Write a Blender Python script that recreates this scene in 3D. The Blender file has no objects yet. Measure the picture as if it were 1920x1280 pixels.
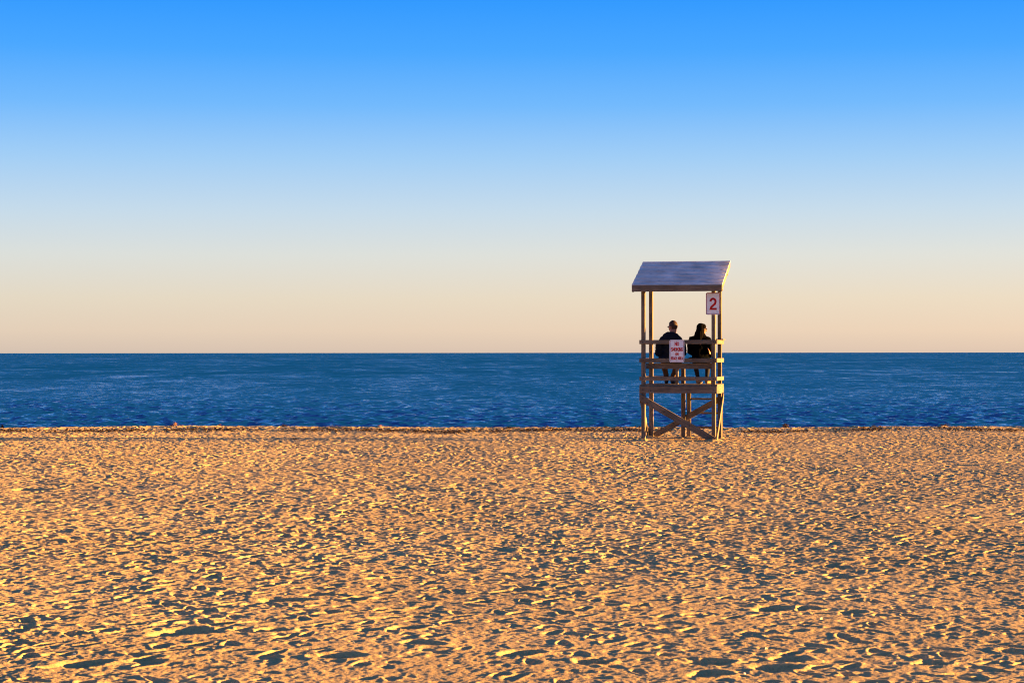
import bpy, bmesh, math, random
import numpy as np
from mathutils import Vector, Matrix, Euler

random.seed(7)
rng = np.random.default_rng(11)
PI = math.pi
sc = bpy.context.scene
C = sc.collection
H = 1.93                      # eye height above the sand
F = 3733.0                    # focal length in photo pixels (70 mm)
TH = math.radians(12.7)       # how far the stand is turned
EXPO = 3.0
E = 2 ** EXPO

# ------------------------------------------------------------------ materials
def srgb(r, g, b):
    f = lambda c: (c / 255 / 12.92) if c / 255 <= 0.04045 else ((c / 255 + 0.055) / 1.055) ** 2.4
    return (f(r), f(g), f(b), 1)

class NT:
    def __init__(s, tree): s.t = tree
    def n(s, typ, **kw):
        nd = s.t.nodes.new(typ)
        for k, v in kw.items():
            if k == 'inp':
                for kk, vv in v.items(): nd.inputs[kk].default_value = vv
            else: setattr(nd, k, v)
        return nd
    def l(s, a, b): s.t.links.new(a, b)

def new_mat(name):
    m = bpy.data.materials.new(name); m.use_nodes = True
    nt = NT(m.node_tree)
    return m, nt, m.node_tree.nodes['Principled BSDF']

def noise_mat(name, c1, c2, scale=20, rough=0.8, bump=0.0, bscale=60, stretch=(1, 1, 1), spec=0.3, detail=5, metallic=0, bdist=0.01, sheen=0):
    m, nt, p = new_mat(name)
    tc = nt.n('ShaderNodeTexCoord'); mp = nt.n('ShaderNodeMapping'); mp.inputs['Scale'].default_value = stretch
    nt.l(tc.outputs['Object'], mp.inputs['Vector'])
    oi = nt.n('ShaderNodeObjectInfo'); ad = nt.n('ShaderNodeVectorMath', operation='ADD'); sc_ = nt.n('ShaderNodeMath', operation='MULTIPLY', inp={1: 40.0})
    nt.l(oi.outputs['Random'], sc_.inputs[0]); nt.l(mp.outputs[0], ad.inputs[0]); nt.l(sc_.outputs[0], ad.inputs[1])
    nz = nt.n('ShaderNodeTexNoise', inp={'Scale': scale, 'Detail': detail, 'Roughness': 0.65}); nt.l(ad.outputs[0], nz.inputs['Vector'])
    cr = nt.n('ShaderNodeValToRGB'); cr.color_ramp.elements[0].position = 0.3; cr.color_ramp.elements[1].position = 0.7
    cr.color_ramp.elements[0].color = c1; cr.color_ramp.elements[1].color = c2
    nt.l(nz.outputs['Fac'], cr.inputs['Fac']); nt.l(cr.outputs['Color'], p.inputs['Base Color'])
    p.inputs['Roughness'].default_value = rough; p.inputs['Specular IOR Level'].default_value = spec; p.inputs['Metallic'].default_value = metallic
    if sheen: p.inputs['Sheen Weight'].default_value = sheen
    if bump:
        nb = nt.n('ShaderNodeTexNoise', inp={'Scale': bscale, 'Detail': 4}); nt.l(ad.outputs[0], nb.inputs['Vector'])
        b = nt.n('ShaderNodeBump', inp={'Strength': bump, 'Distance': bdist}); nt.l(nb.outputs['Fac'], b.inputs['Height']); nt.l(b.outputs[0], p.inputs['Normal'])
    return m

def wood_mat(name, dark, mid, light, rough=0.8):
    """weathered lumber: grain runs along local X, each board shifted by its random value"""
    m, nt, p = new_mat(name)
    tc = nt.n('ShaderNodeTexCoord'); oi = nt.n('ShaderNodeObjectInfo')
    k = nt.n('ShaderNodeMath', operation='MULTIPLY', inp={1: 37.0}); nt.l(oi.outputs['Random'], k.inputs[0])
    ad = nt.n('ShaderNodeVectorMath', operation='ADD'); nt.l(tc.outputs['Object'], ad.inputs[0]); nt.l(k.outputs[0], ad.inputs[1])
    mp = nt.n('ShaderNodeMapping'); mp.inputs['Scale'].default_value = (1.2, 14, 14); nt.l(ad.outputs[0], mp.inputs['Vector'])
    nz = nt.n('ShaderNodeTexNoise', inp={'Scale': 3.0, 'Detail': 8, 'Roughness': 0.7, 'Distortion': 0.6}); nt.l(mp.outputs[0], nz.inputs['Vector'])
    cr = nt.n('ShaderNodeValToRGB'); e = cr.color_ramp.elements
    e[0].position = .30; e[0].color = dark; e[1].position = .75; e[1].color = light
    em = cr.color_ramp.elements.new(.5); em.color = mid
    nt.l(nz.outputs['Fac'], cr.inputs['Fac'])
    # broad weather patches and knots
    n2 = nt.n('ShaderNodeTexNoise', inp={'Scale': 2.2, 'Detail': 3}); nt.l(ad.outputs[0], n2.inputs['Vector'])
    mr = nt.n('ShaderNodeMapRange', inp={'From Min': .3, 'From Max': .7, 'To Min': .72, 'To Max': 1.3}); nt.l(n2.outputs['Fac'], mr.inputs['Value'])
    mp2 = nt.n('ShaderNodeMapping'); mp2.inputs['Scale'].default_value = (4, 11, 11); nt.l(ad.outputs[0], mp2.inputs['Vector'])
    vo = nt.n('ShaderNodeTexVoronoi', inp={'Scale': 1.0}); nt.l(mp2.outputs[0], vo.inputs['Vector'])
    kn = nt.n('ShaderNodeMapRange', inp={'From Min': .05, 'From Max': .16, 'To Min': .35, 'To Max': 1.0}); nt.l(vo.outputs['Distance'], kn.inputs['Value'])
    mm = nt.n('ShaderNodeMath', operation='MULTIPLY'); nt.l(mr.outputs[0], mm.inputs[0]); nt.l(kn.outputs[0], mm.inputs[1])
    vr = nt.n('ShaderNodeMapRange', inp={'To Min': .82, 'To Max': 1.15}); nt.l(oi.outputs['Random'], vr.inputs['Value'])
    m2 = nt.n('ShaderNodeMath', operation='MULTIPLY'); nt.l(mm.outputs[0], m2.inputs[0]); nt.l(vr.outputs[0], m2.inputs[1])
    sm = nt.n('ShaderNodeVectorMath', operation='SCALE'); nt.l(cr.outputs['Color'], sm.inputs[0]); nt.l(m2.outputs[0], sm.inputs['Scale'])
    nt.l(sm.outputs[0], p.inputs['Base Color'])
    b = nt.n('ShaderNodeBump', inp={'Strength': .5, 'Distance': .004}); nt.l(nz.outputs['Fac'], b.inputs['Height']); nt.l(b.outputs[0], p.inputs['Normal'])
    p.inputs['Roughness'].default_value = rough; p.inputs['Specular IOR Level'].default_value = .3
    return m

M = {}
M['wood'] = wood_mat('weathered_wood', (.078, .058, .040, 1), (.160, .122, .082, 1), (.28, .22, .15, 1))
M['deck'] = wood_mat('roof_wood', (.60, .55, .55, 1), (.72, .67, .67, 1), (.82, .77, .76, 1), .75)
M['metal'] = noise_mat('galvanised_bolt', (.05, .04, .04, 1), (.12, .10, .09, 1), 60, .5, metallic=.8)
M['sign'] = noise_mat('sign_white', (.82, .82, .82, 1), (.92, .92, .92, 1), 9, .45, spec=.4)
M['red'] = noise_mat('sign_red', (.90, .012, .010, 1), (.95, .03, .02, 1), 30, .5)
M['maroon'] = noise_mat('sign_border', (.28, .03, .05, 1), (.40, .05, .07, 1), 40, .5)
M['skin'] = noise_mat('skin', (.26, .115, .075, 1), (.34, .155, .10, 1), 25, .5, .2, 200, bdist=.002)
M['man_hair'] = noise_mat('short_hair', (.010, .006, .004, 1), (.065, .030, .014, 1), 70, .6, .9, 240, bdist=.006)
M['dark_hair'] = noise_mat('long_hair', (.0012, .0009, .0008, 1), (.0040, .0024, .0018, 1), 30, .95, .4, 70, (6, 6, 1), bdist=.004, spec=.04)
M['jacket'] = noise_mat('puffer_jacket', (.0022, .0042, .011, 1), (.004, .008, .019, 1), 12, .8, .5, 30, bdist=.01, spec=.12)
M['coat'] = noise_mat('black_coat', (.0006, .0006, .0010, 1), (.0012, .0012, .0020, 1), 20, .9, .5, 60, spec=.03)
M['brown_cloth'] = noise_mat('brown_trousers', (.07, .038, .022, 1), (.12, .065, .038, 1), 18, .9, .5, 40)
M['black_cloth'] = noise_mat('black_leggings', (.008, .008, .012, 1), (.02, .02, .028, 1), 18, .9, .4, 60)
M['dark_shoe'] = noise_mat('dark_shoe', (.01, .01, .012, 1), (.03, .028, .03, 1), 25, .6)
M['tan_shoe'] = noise_mat('tan_shoe', (.30, .17, .07, 1), (.45, .27, .12, 1), 25, .6)
M['lens'] = noise_mat('sunglass_lens', (.006, .005, .005, 1), (.012, .01, .01, 1), 10, .15, spec=.6)
M['eye'] = noise_mat('eye_white', (.6, .58, .55, 1), (.7, .68, .65, 1), 10, .2)
M['weed'] = noise_mat('seaweed', (.028, .015, .008, 1), (.16, .085, .034, 1), 9, .7, .5, 40)
M['weed_orange'] = noise_mat('dry_seaweed', (.42, .21, .05, 1), (.66, .36, .10, 1), 14, .7, .5, 40)
M['shell'] = noise_mat('shell', (.66, .60, .54, 1), (.82, .78, .72, 1), 30, .35, spec=.5)
M['leaf'] = noise_mat('dry_leaf', (.16, .05, .012, 1), (.34, .13, .025, 1), 30, .7)

# ------------------------------------------------------------------ helpers
def tag(o, label=None, cat=None, group=None, kind=None):
    if label: o['label'] = label
    if cat: o['category'] = cat
    if group: o['group'] = group
    if kind: o['kind'] = kind
    return o

def link(name, me, mat, parent=None, smooth=False):
    o = bpy.data.objects.new(name, me); C.objects.link(o)
    if mat: me.materials.append(mat)
    if parent: o.parent = parent
    if smooth:
        me.polygons.foreach_set('use_smooth', [True] * len(me.polygons))
    return o

def bm_obj(name, bm, mat, parent=None, smooth=False):
    me = bpy.data.meshes.new(name); bm.normal_update(); bm.to_mesh(me); bm.free()
    return link(name, me, mat, parent, smooth)

def tri_noise(x, y, seed):
    """smooth value noise on numpy arrays, about -1..1"""
    r = np.random.default_rng(seed); N = 256
    tab = r.random((N, N)).astype(np.float32) * 2 - 1
    xi = np.floor(x).astype(np.int32); yi = np.floor(y).astype(np.int32)
    fx = (x - xi).astype(np.float32); fy = (y - yi).astype(np.float32)
    fx = fx * fx * (3 - 2 * fx); fy = fy * fy * (3 - 2 * fy)
    x0 = xi & 255; x1 = (xi + 1) & 255; y0 = yi & 255; y1 = (yi + 1) & 255
    a = tab[y0, x0]; b = tab[y0, x1]; c = tab[y1, x0]; d = tab[y1, x1]
    return (a + (b - a) * fx) * (1 - fy) + (c + (d - c) * fx) * fy

def grid_mesh(name, X, Y, Z, mat):
    nr, nc = X.shape
    co = np.stack([X, Y, Z], -1).astype(np.float32).reshape(-1)
    me = bpy.data.meshes.new(name)
    idx = np.arange(nr * nc, dtype=np.int32).reshape(nr, nc)
    q = np.stack([idx[:-1, :-1], idx[:-1, 1:], idx[1:, 1:], idx[1:, :-1]], -1).reshape(-1)
    nf = len(q) // 4
    me.vertices.add(nr * nc); me.vertices.foreach_set('co', co)
    me.loops.add(len(q)); me.loops.foreach_set('vertex_index', q)
    me.polygons.add(nf); me.polygons.foreach_set('loop_start', np.arange(0, nf * 4, 4, dtype=np.int32))
    me.polygons.foreach_set('use_smooth', np.ones(nf, dtype=bool))
    me.update(calc_edges=True)
    return link(name, me, mat)

# ------------------------------------------------------------------ the sand
def mat_sand():
    m, nt, p = new_mat('sand')
    geo = nt.n('ShaderNodeNewGeometry')
    n1 = nt.n('ShaderNodeTexNoise', inp={'Scale': .35, 'Detail': 5}); nt.l(geo.outputs['Position'], n1.inputs['Vector'])
    n2 = nt.n('ShaderNodeTexNoise', inp={'Scale': 55.0, 'Detail': 4, 'Roughness': .8}); nt.l(geo.outputs['Position'], n2.inputs['Vector'])
    cr = nt.n('ShaderNodeValToRGB'); e = cr.color_ramp.elements
    e[0].position = .3; e[0].color = (.50, .355, .165, 1); e[1].position = .7; e[1].color = (.60, .43, .205, 1)
    nt.l(n1.outputs['Fac'], cr.inputs['Fac'])
    c2 = nt.n('ShaderNodeValToRGB'); e = c2.color_ramp.elements
    e[0].position = .28; e[0].color = (.62, .58, .55, 1); e[1].position = .55; e[1].color = (1.12, 1.1, 1.05, 1)
    nt.l(n2.outputs['Fac'], c2.inputs['Fac'])
    mx = nt.n('ShaderNodeMix', data_type='RGBA', blend_type='MULTIPLY'); mx.inputs[0].default_value = 1
    nt.l(cr.outputs['Color'], mx.inputs[6]); nt.l(c2.outputs['Color'], mx.inputs[7])
    nt.l(mx.outputs[2], p.inputs['Base Color'])
    p.inputs['Roughness'].default_value = 1; p.inputs['Specular IOR Level'].default_value = .1; p.inputs['Diffuse Roughness'].default_value = .3
    nb = nt.n('ShaderNodeTexNoise', inp={'Scale': 38.0, 'Detail': 5, 'Roughness': .7}); nt.l(geo.outputs['Position'], nb.inputs['Vector'])
    b = nt.n('ShaderNodeBump', inp={'Strength': .8, 'Distance': .009}); nt.l(nb.outputs['Fac'], b.inputs['Height']); nt.l(b.outputs[0], p.inputs['Normal'])
    return m

def crest_y(x):
    return 51.7 + .9 * np.exp(-((x + 8.6) / 2.4) ** 2) - .7 / (1 + np.exp((x + 12.0) / .8)) + .25 * tri_noise(x * .5, x * 0 + 3.3, 5) - .15 * (x > 3)

def base_h(x, y):
    d = y - crest_y(x)
    fall = np.where(d > 0, -.16 * np.maximum(d, 0) * np.clip(d / 1.2, .25, 1), 0)
    fall = np.maximum(fall, -2.6)
    berm = .018 * np.exp(-((d + .9) / .8) ** 2)
    return fall + berm

rows = [np.linspace(-70, 7, 26), np.arange(7.4, 10.4, .06)]
yy = []; y = 10.4
while y < 57: yy.append(y); y += .0115 * (y / 10.4) ** .85
rows += [np.array(yy), np.geomspace(57.2, 160, 34)]
YR = np.concatenate(rows)
dn = np.linspace(-.295, .295, 1300)
md = np.linspace(.296, .52, 230)
ot = np.geomspace(.53, 45, 40)
SC = np.concatenate([-ot[::-1], -md[::-1], dn, md, ot])
W = np.maximum(YR, 9.0)
X = SC[None, :] * W[:, None]; Y = np.repeat(YR[:, None], len(SC), 1)
Z = base_h(X, Y).astype(np.float32)
near = (np.clip((Y + 5) / 10, 0, 1) * np.clip((62 - Y) / 4, 0, 1)).astype(np.float32)
ang = .35
def rn(sx, sy, seed):
    u = (X * math.cos(ang) + Y * math.sin(ang)); v = (-X * math.sin(ang) + Y * math.cos(ang))
    return tri_noise(u * sx, v * sy, seed)
patch = np.clip(.62 + .75 * rn(.22, .16, 31) + .35 * rn(.7, .55, 32), .18, 1.35)     # where it is trampled harder
Z += .022 * tri_noise(X * .28, Y * .22, 21) * near
Z += .007 * rn(.9, .9, 22) * near
Z += (.0050 * rn(2.6, 2.6, 23) + .0042 * rn(5.3, 5.3, 24)) * near * patch

# footprints and scuffs, pressed in one after another
def stamp(x0, y0, a, la, lb, dep, rim, keep=.25, sk=0.0):
    R = 1.55 * max(la, lb)
    j0, j1 = np.searchsorted(YR, (y0 - R, y0 + R))
    w = max(y0, 9.0)
    i0, i1 = np.searchsorted(SC, ((x0 - R) / w, (x0 + R) / w))
    if j1 - j0 < 2 or i1 - i0 < 2: return
    dx = SC[i0:i1][None, :] * W[j0:j1][:, None] - x0; dy = (YR[j0:j1] - y0)[:, None]
    c, s = math.cos(a), math.sin(a)
    p = (dx * c + dy * s) / la; q = (-dx * s + dy * c) / lb
    q = q * (1 + .28 * p) + sk * p * p
    r = np.sqrt(p * p + q * q) * (1 + .16 * np.sin(2.3 * p + 11 * x0) * np.cos(2.1 * q + 7 * y0))
    m = np.clip((1.08 - r) / .62, 0, 1); m = m * m * (3 - 2 * m)
    rm = np.exp(-((r - 1.18) / .26) ** 2) * (1 + .5 * p)
    z = Z[j0:j1, i0:i1]
    loc = float(z.mean())
    Z[j0:j1, i0:i1] = (z - loc) * (1 - (1 - keep) * m) + loc - dep * m * (1 + .25 * p) + rim * rm

def dens(x, y):
    return .5 + .5 * float(tri_noise(np.array([x * .23]), np.array([y * .17]), 77)[0])

ops = []
SM = .44
def rnd_xy():
    y = math.sqrt(random.random() * (55.5 ** 2 - 9.2 ** 2) + 9.2 ** 2)
    return random.uniform(-SM, SM) * y, y
for k in range(20500):                                            # small scuffs, paw and bird marks, old soft pits
    x, y = rnd_xy()
    s = random.uniform(.024, .060)
    ops.append((x, y, random.uniform(0, PI), s * random.uniform(1, 1.7), s, s * random.uniform(.22, .40), s * .07, .4, random.uniform(-.3, .3)))
for t in range(670):                                             # walks across the beach
    x, y = rnd_xy(); hd = random.choice([0, PI, PI / 2, -PI / 2]) + random.gauss(0, .55)
    L = random.uniform(.10, .135); D = random.uniform(.024, .045); st = random.uniform(.55, .78)
    for i in range(random.randint(5, 22)):
        sd = 1 if i % 2 else -1
        px = x - math.sin(hd) * .09 * sd; py = y + math.cos(hd) * .09 * sd
        ops.append((px, py, hd + random.gauss(0, .18) - sd * .12, L * random.uniform(.9, 1.12), L * random.uniform(.40, .55), D * random.uniform(.7, 1.2), .009, .2, random.uniform(-.25, .25)))
        hd += random.gauss(0, .07); x += math.cos(hd) * st; y += math.sin(hd) * st
for k in range(5900):                                            # stray prints
    x, y = rnd_xy()
    ops.append((x, y, random.uniform(0, PI), random.uniform(.07, .13), random.uniform(.04, .065), random.uniform(.016, .042), .007, .3, random.uniform(-.3, .3)))
random.shuffle(ops)
big = []
def at(px, py, z=0):
    d = (H - z) * F / (py - 661.0)
    return (px - 960) / F * d, d
for (px, py, la, lb, dp) in [(350, 1188, .30, .17, .085), (415, 1172, .12, .10, .05), (535, 1126, .26, .13, .075), (600, 1115, .16, .10, .05), (665, 1122, .15, .08, .045),
                             (1450, 1140, .21, .17, .080), (1515, 1139, .13, .10, .06), (60, 915, .42, .2, .08), (75, 940, .25, .16, .07), (1110, 1240, .15, .10, .055),
                             (790, 1208, .20, .10, .06), (510, 1185, .17, .12, .055), (770, 1178, .15, .09, .05), (1330, 1262, .17, .12, .06), (1330, 1240, .2, .1, .05),
                             (1485, 1234, .16, .11, .06), (1745, 1240, .15, .1, .05), (295, 1018, .16, .12, .06), (258, 1018, .15, .1, .05), (1050, 925, .3, .16, .06),
                             (160, 1245, .2, .13, .06), (985, 1105, .15, .12, .05), (1600, 1146, .13, .1, .045), (1580, 1080, .18, .1, .05), (1355, 874, .3, .16, .06), (1800, 872, .4, .16, .06),
                             (550, 921, .35, .16, .06), (590, 890, .3, .16, .06), (980, 1225, .2, .1, .06), (640, 1232, .2, .1, .06), (1455, 1250, .2, .12, .06)]:
    x, y = at(px, py); big.append((x, y, random.uniform(-.5, .5), la * .8, lb * 1.15, dp * .66, .005, .6, 0))
for (x, y, a, la, lb, dp, rim, kp, sk) in ops:
    if y > 53.5: continue
    f = .62 + .85 * dens(x, y)
    if y < 19: f *= .9
    if y > 24: f *= 1 + .45 * min(1, (y - 24) / 16)
    if abs(x / max(y, 9)) > .40: f *= .6
    stamp(x, y, a, la, lb, dp * f * .46, rim * f * .36, kp, sk)
for b_ in big: stamp(*b_)
fine = ((np.abs(X / W[:, None]) < .51) & (Y > 9) & (Y < 56)); soft = np.clip((.51 - np.abs(X / W[:, None])) / .1, 0, 1).astype(np.float32)
Z += np.where(fine, .0028 * rn(11, 11, 25) + .0026 * rn(22, 22, 26) + .0017 * rn(47, 47, 27), 0) * soft * (.6 + .5 * patch) * (1.12 + .58 * np.clip((Y - 18) / 22, 0, 1))
# little heaps of kicked-up sand stand on the crest
cr_d = Y - crest_y(X)
Z += np.where(fine, .035 * np.clip(rn(2.1, 2.1, 41) + .45 * rn(6, 6, 42) - .15, 0, 1) * np.exp(-((cr_d + .8) / .7) ** 2), 0)
for (u, v) in ((-.77, .045), (.77, .045), (-.77, 1.155), (.77, 1.155), (-.05, 1.155), (.07, 1.26), (.82, .03), (-.82, 1.2)):      # sand blown up against the posts
    gx = 3.622 + u * math.cos(TH) + v * math.sin(TH); gy = 43.4 - u * math.sin(TH) + v * math.cos(TH)
    j0, j1 = np.searchsorted(YR, (gy - .7, gy + .7)); q = (slice(j0, j1), slice(None))
    Z[q] += .03 * np.exp(-(((X[q] - gx + .04) / .17) ** 2 + ((Y[q] - gy) / .17) ** 2))
Z = Z.astype(np.float32)
sand = grid_mesh('beach_sand', X, Y, Z, mat_sand())
tag(sand, 'golden trampled beach sand covered in footprints', kind='structure', cat='beach')

def ground(x, y):
    j = int(np.clip(np.searchsorted(YR, y), 1, len(YR) - 1)); i = int(np.clip(np.searchsorted(SC, x / max(y, 9.0)), 1, len(SC) - 1))
    return float(Z[j, i])

# ------------------------------------------------------------------ the sea
def mat_water():
    m, nt, p = new_mat('sea_water')
    geo = nt.n('ShaderNodeNewGeometry')
    mp = nt.n('ShaderNodeMapping'); mp.inputs['Scale'].default_value = (1, 1.5, 1); nt.l(geo.outputs['Position'], mp.inputs['Vector'])
    acc = None
    for scl, amp in ((6.5, .30), (2.1, .38), (.5, .20)):
        nz = nt.n('ShaderNodeTexNoise', inp={'Scale': scl, 'Detail': 3, 'Roughness': .6}); nt.l(mp.outputs[0], nz.inputs['Vector'])
        sb = nt.n('ShaderNodeVectorMath', operation='SUBTRACT'); sb.inputs[1].default_value = (.5, .5, .5); nt.l(nz.outputs['Color'], sb.inputs[0])
        ml = nt.n('ShaderNodeVectorMath', operation='MULTIPLY'); ml.inputs[1].default_value = (amp * 2.2, amp * 3.0, 0); nt.l(sb.outputs[0], ml.inputs[0])
        if acc is None: acc = ml
        else:
            a = nt.n('ShaderNodeVectorMath', operation='ADD'); nt.l(acc.outputs[0], a.inputs[0]); nt.l(ml.outputs[0], a.inputs[1]); acc = a
    a = nt.n('ShaderNodeVectorMath', operation='ADD'); nt.l(geo.outputs['Normal'], a.inputs[0]); nt.l(acc.outputs[0], a.inputs[1])
    # far out the mesh is too coarse for the wave faces that lean to the shore; the normal carries them
    sy = nt.n('ShaderNodeSeparateXYZ'); nt.l(geo.outputs['Position'], sy.inputs[0])
    lean = nt.n('ShaderNodeMapRange', inp={'From Min': 60.0, 'From Max': 330.0, 'To Min': -.26, 'To Max': -.38}); lean.interpolation_type = 'SMOOTHERSTEP'; nt.l(sy.outputs['Y'], lean.inputs['Value'])
    last = lean                                                # cat's-paws: wind patches that roughen the far sea unevenly
    for sx, sy_, am in ((1.5, .30, .11), (.40, .12, .20), (.14, .035, .18), (.035, .009, .12)):
        gm = nt.n('ShaderNodeMapping'); gm.inputs['Scale'].default_value = (sx, sy_, 1); nt.l(geo.outputs['Position'], gm.inputs['Vector'])
        gn = nt.n('ShaderNodeTexNoise', inp={'Scale': 1.0, 'Detail': 3, 'Roughness': .65}); nt.l(gm.outputs[0], gn.inputs['Vector'])
        gr = nt.n('ShaderNodeMapRange', inp={'From Min': .25, 'From Max': .75, 'To Min': -am, 'To Max': am}); nt.l(gn.outputs['Fac'], gr.inputs['Value'])
        ff = nt.n('ShaderNodeMapRange', inp={'From Min': 90.0, 'From Max': 280.0, 'To Min': 1.0 if sx > 1.4 else .12, 'To Max': 1.0}); nt.l(sy.outputs['Y'], ff.inputs['Value'])
        gx_ = nt.n('ShaderNodeMath', operation='MULTIPLY'); nt.l(gr.outputs[0], gx_.inputs[0]); nt.l(ff.outputs[0], gx_.inputs[1])
        ga = nt.n('ShaderNodeMath', operation='ADD'); nt.l(last.outputs[0], ga.inputs[0]); nt.l(gx_.outputs[0], ga.inputs[1]); last = ga
    cb = nt.n('ShaderNodeCombineXYZ'); nt.l(last.outputs[0], cb.inputs['Y'])
    a2 = nt.n('ShaderNodeVectorMath', operation='ADD'); nt.l(a.outputs[0], a2.inputs[0]); nt.l(cb.outputs[0], a2.inputs[1])
    nn = nt.n('ShaderNodeVectorMath', operation='NORMALIZE'); nt.l(a2.outputs[0], nn.inputs[0])
    n3 = nt.n('ShaderNodeTexNoise', inp={'Scale': .02, 'Detail': 4}); nt.l(mp.outputs[0], n3.inputs['Vector'])
    cr = nt.n('ShaderNodeValToRGB'); e = cr.color_ramp.elements
    e[0].position = .35; e[0].color = (.0006, .112, .285, 1); e[1].position = .65; e[1].color = (.0006, .124, .310, 1)
    nt.l(n3.outputs['Fac'], cr.inputs['Fac'])
    dp = nt.n('ShaderNodeMapRange', inp={'From Min': 60.0, 'From Max': 260.0}); nt.l(sy.outputs['Y'], dp.inputs['Value'])   # shallow near the shore, deep further out
    dc = nt.n('ShaderNodeMix', data_type='RGBA'); dc.inputs[6].default_value = (.0006, .112, .285, 1); nt.l(dp.outputs[0], dc.inputs[0]); nt.l(cr.outputs['Color'], dc.inputs[7])
    body = nt.n('ShaderNodeBsdfDiffuse'); body.inputs['Normal'].default_value = (0, 0, 1); nt.l(dc.outputs[2], body.inputs['Color'])
    up = nt.n('ShaderNodeCombineXYZ'); up.inputs['Z'].default_value = 1; nt.l(up.outputs[0], body.inputs['Normal'])
    mir = nt.n('ShaderNodeBsdfGlossy', inp={'Roughness': .16}); mir.inputs['Color'].default_value = (1, 1, 1, 1); nt.l(nn.outputs[0], mir.inputs['Normal'])
    fr = nt.n('ShaderNodeFresnel', inp={'IOR': 1.333}); nt.l(nn.outputs[0], fr.inputs['Normal'])
    ms = nt.n('ShaderNodeMixShader'); nt.l(fr.outputs[0], ms.inputs[0]); nt.l(body.outputs[0], ms.inputs[1]); nt.l(mir.outputs[0], ms.inputs[2])
    out = [q for q in m.node_tree.nodes if q.type == 'OUTPUT_MATERIAL'][0]; nt.l(ms.outputs[0], out.inputs['Surface'])
    m.node_tree.nodes.remove(p)
    return m

yw = []; y = 54.0
while y < 900: yw.append(y); y += max(.11, y * y / (2.7 * F) * .42)
YW = np.concatenate([np.array(yw), np.geomspace(910, 30000, 60)])
dn = np.linspace(-.30, .30, 900); ot = np.geomspace(.305, 40, 70)
SW = np.concatenate([-ot[::-1], dn, ot])
XW = SW[None, :] * YW[:, None]; YY = np.repeat(YW[:, None], len(SW), 1)
ZW = np.zeros_like(XW, dtype=np.float32)
dyw = np.gradient(YW)[:, None]
gust = (1.0 + .25 * tri_noise(XW * .02, YY * .016, 61) + .3 * tri_noise(XW * .08, YY * .05, 62)).astype(np.float32)
for k in range(64):
    lam = float(np.exp(rng.uniform(math.log(.25), math.log(1.9))))
    dr = rng.normal(-PI / 2 + .2, .85)
    kx, ky = math.cos(dr) * 2 * PI / lam, math.sin(dr) * 2 * PI / lam
    amp = .0068 * lam * (1 if lam < 1.3 else 1.3 / lam)
    fade = np.clip((lam / np.maximum(dyw * max(abs(math.sin(dr)), .5), .02) - 2.5) / 3, 0, 1) * np.clip((lam / np.maximum(YW[:, None] * 6.7e-4 * abs(math.cos(dr)), .01) - 2.5) / 3, 0, 1)
    s = np.sin(kx * XW + ky * YY + rng.uniform(0, 2 * PI) + .8 * tri_noise(XW * .11 / lam ** .5, YY * .11 / lam ** .5, 100 + k))
    ZW += (amp * s * fade).astype(np.float32)
ZW *= gust
ZW *= np.clip((300 - np.abs(XW)) / 50, 0, 1)
WL = -.80
sea = grid_mesh('sea_water', XW, YY, ZW + WL, mat_water())
tag(sea, 'deep blue choppy sea reaching the horizon', kind='structure', cat='sea')

# ------------------------------------------------------------------ lifeguard stand
stand = bpy.data.objects.new('lifeguard_stand', None); C.objects.link(stand)
stand.location = (3.622, 43.4, 0); stand.rotation_euler = (0, 0, -TH)
tag(stand, 'weathered wooden lifeguard stand with sloping plank roof on the sand by the water', 'lifeguard stand')

def prism(name, poly, plane, d0, d1, ax=0.0, mat=None, parent=stand, bev=.004, jit=.0):
    """polygon in plane uz / vz / uv, pushed from d0 to d1; ax is the grain angle inside that plane"""
    cu = sum(p[0] for p in poly) / len(poly); cz = sum(p[1] for p in poly) / len(poly); cd = (d0 + d1) / 2
    e1, e2, e3 = {'uz': (Vector((1, 0, 0)), Vector((0, 0, 1)), Vector((0, 1, 0))), 'vz': (Vector((0, 1, 0)), Vector((0, 0, 1)), Vector((1, 0, 0))),
                  'uv': (Vector((1, 0, 0)), Vector((0, 1, 0)), Vector((0, 0, 1)))}[plane]
    org = e1 * cu + e2 * cz + e3 * cd
    X_ = e1 * math.cos(ax) + e2 * math.sin(ax); Z_ = e3; Y_ = Z_.cross(X_)
    mt = Matrix((X_, Y_, Z_)).transposed().to_4x4(); mt.translation = org
    inv = mt.inverted()
    bm = bmesh.new(); A = []; B = []
    for p in poly:
        A.append(bm.verts.new(inv @ (e1 * p[0] + e2 * p[1] + e3 * d0))); B.append(bm.verts.new(inv @ (e1 * p[0] + e2 * p[1] + e3 * d1)))
    n = len(poly); bm.faces.new(A); bm.faces.new(B[::-1])
    for i in range(n): bm.faces.new((A[i], B[i], B[(i + 1) % n], A[(i + 1) % n]))
    bmesh.ops.recalc_face_normals(bm, faces=bm.faces)
    if bev: bmesh.ops.bevel(bm, geom=bm.edges[:], offset=bev, segments=1, affect='EDGES')
    o = bm_obj(name, bm, mat or M['wood'], parent)
    o.matrix_local = mt
    if jit: o.rotation_euler.rotate_axis('X', random.uniform(-jit, jit))
    return o
def rect(a0, a1, b0, b1): return [(a0, b0), (a1, b0), (a1, b1), (a0, b1)]

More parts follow.
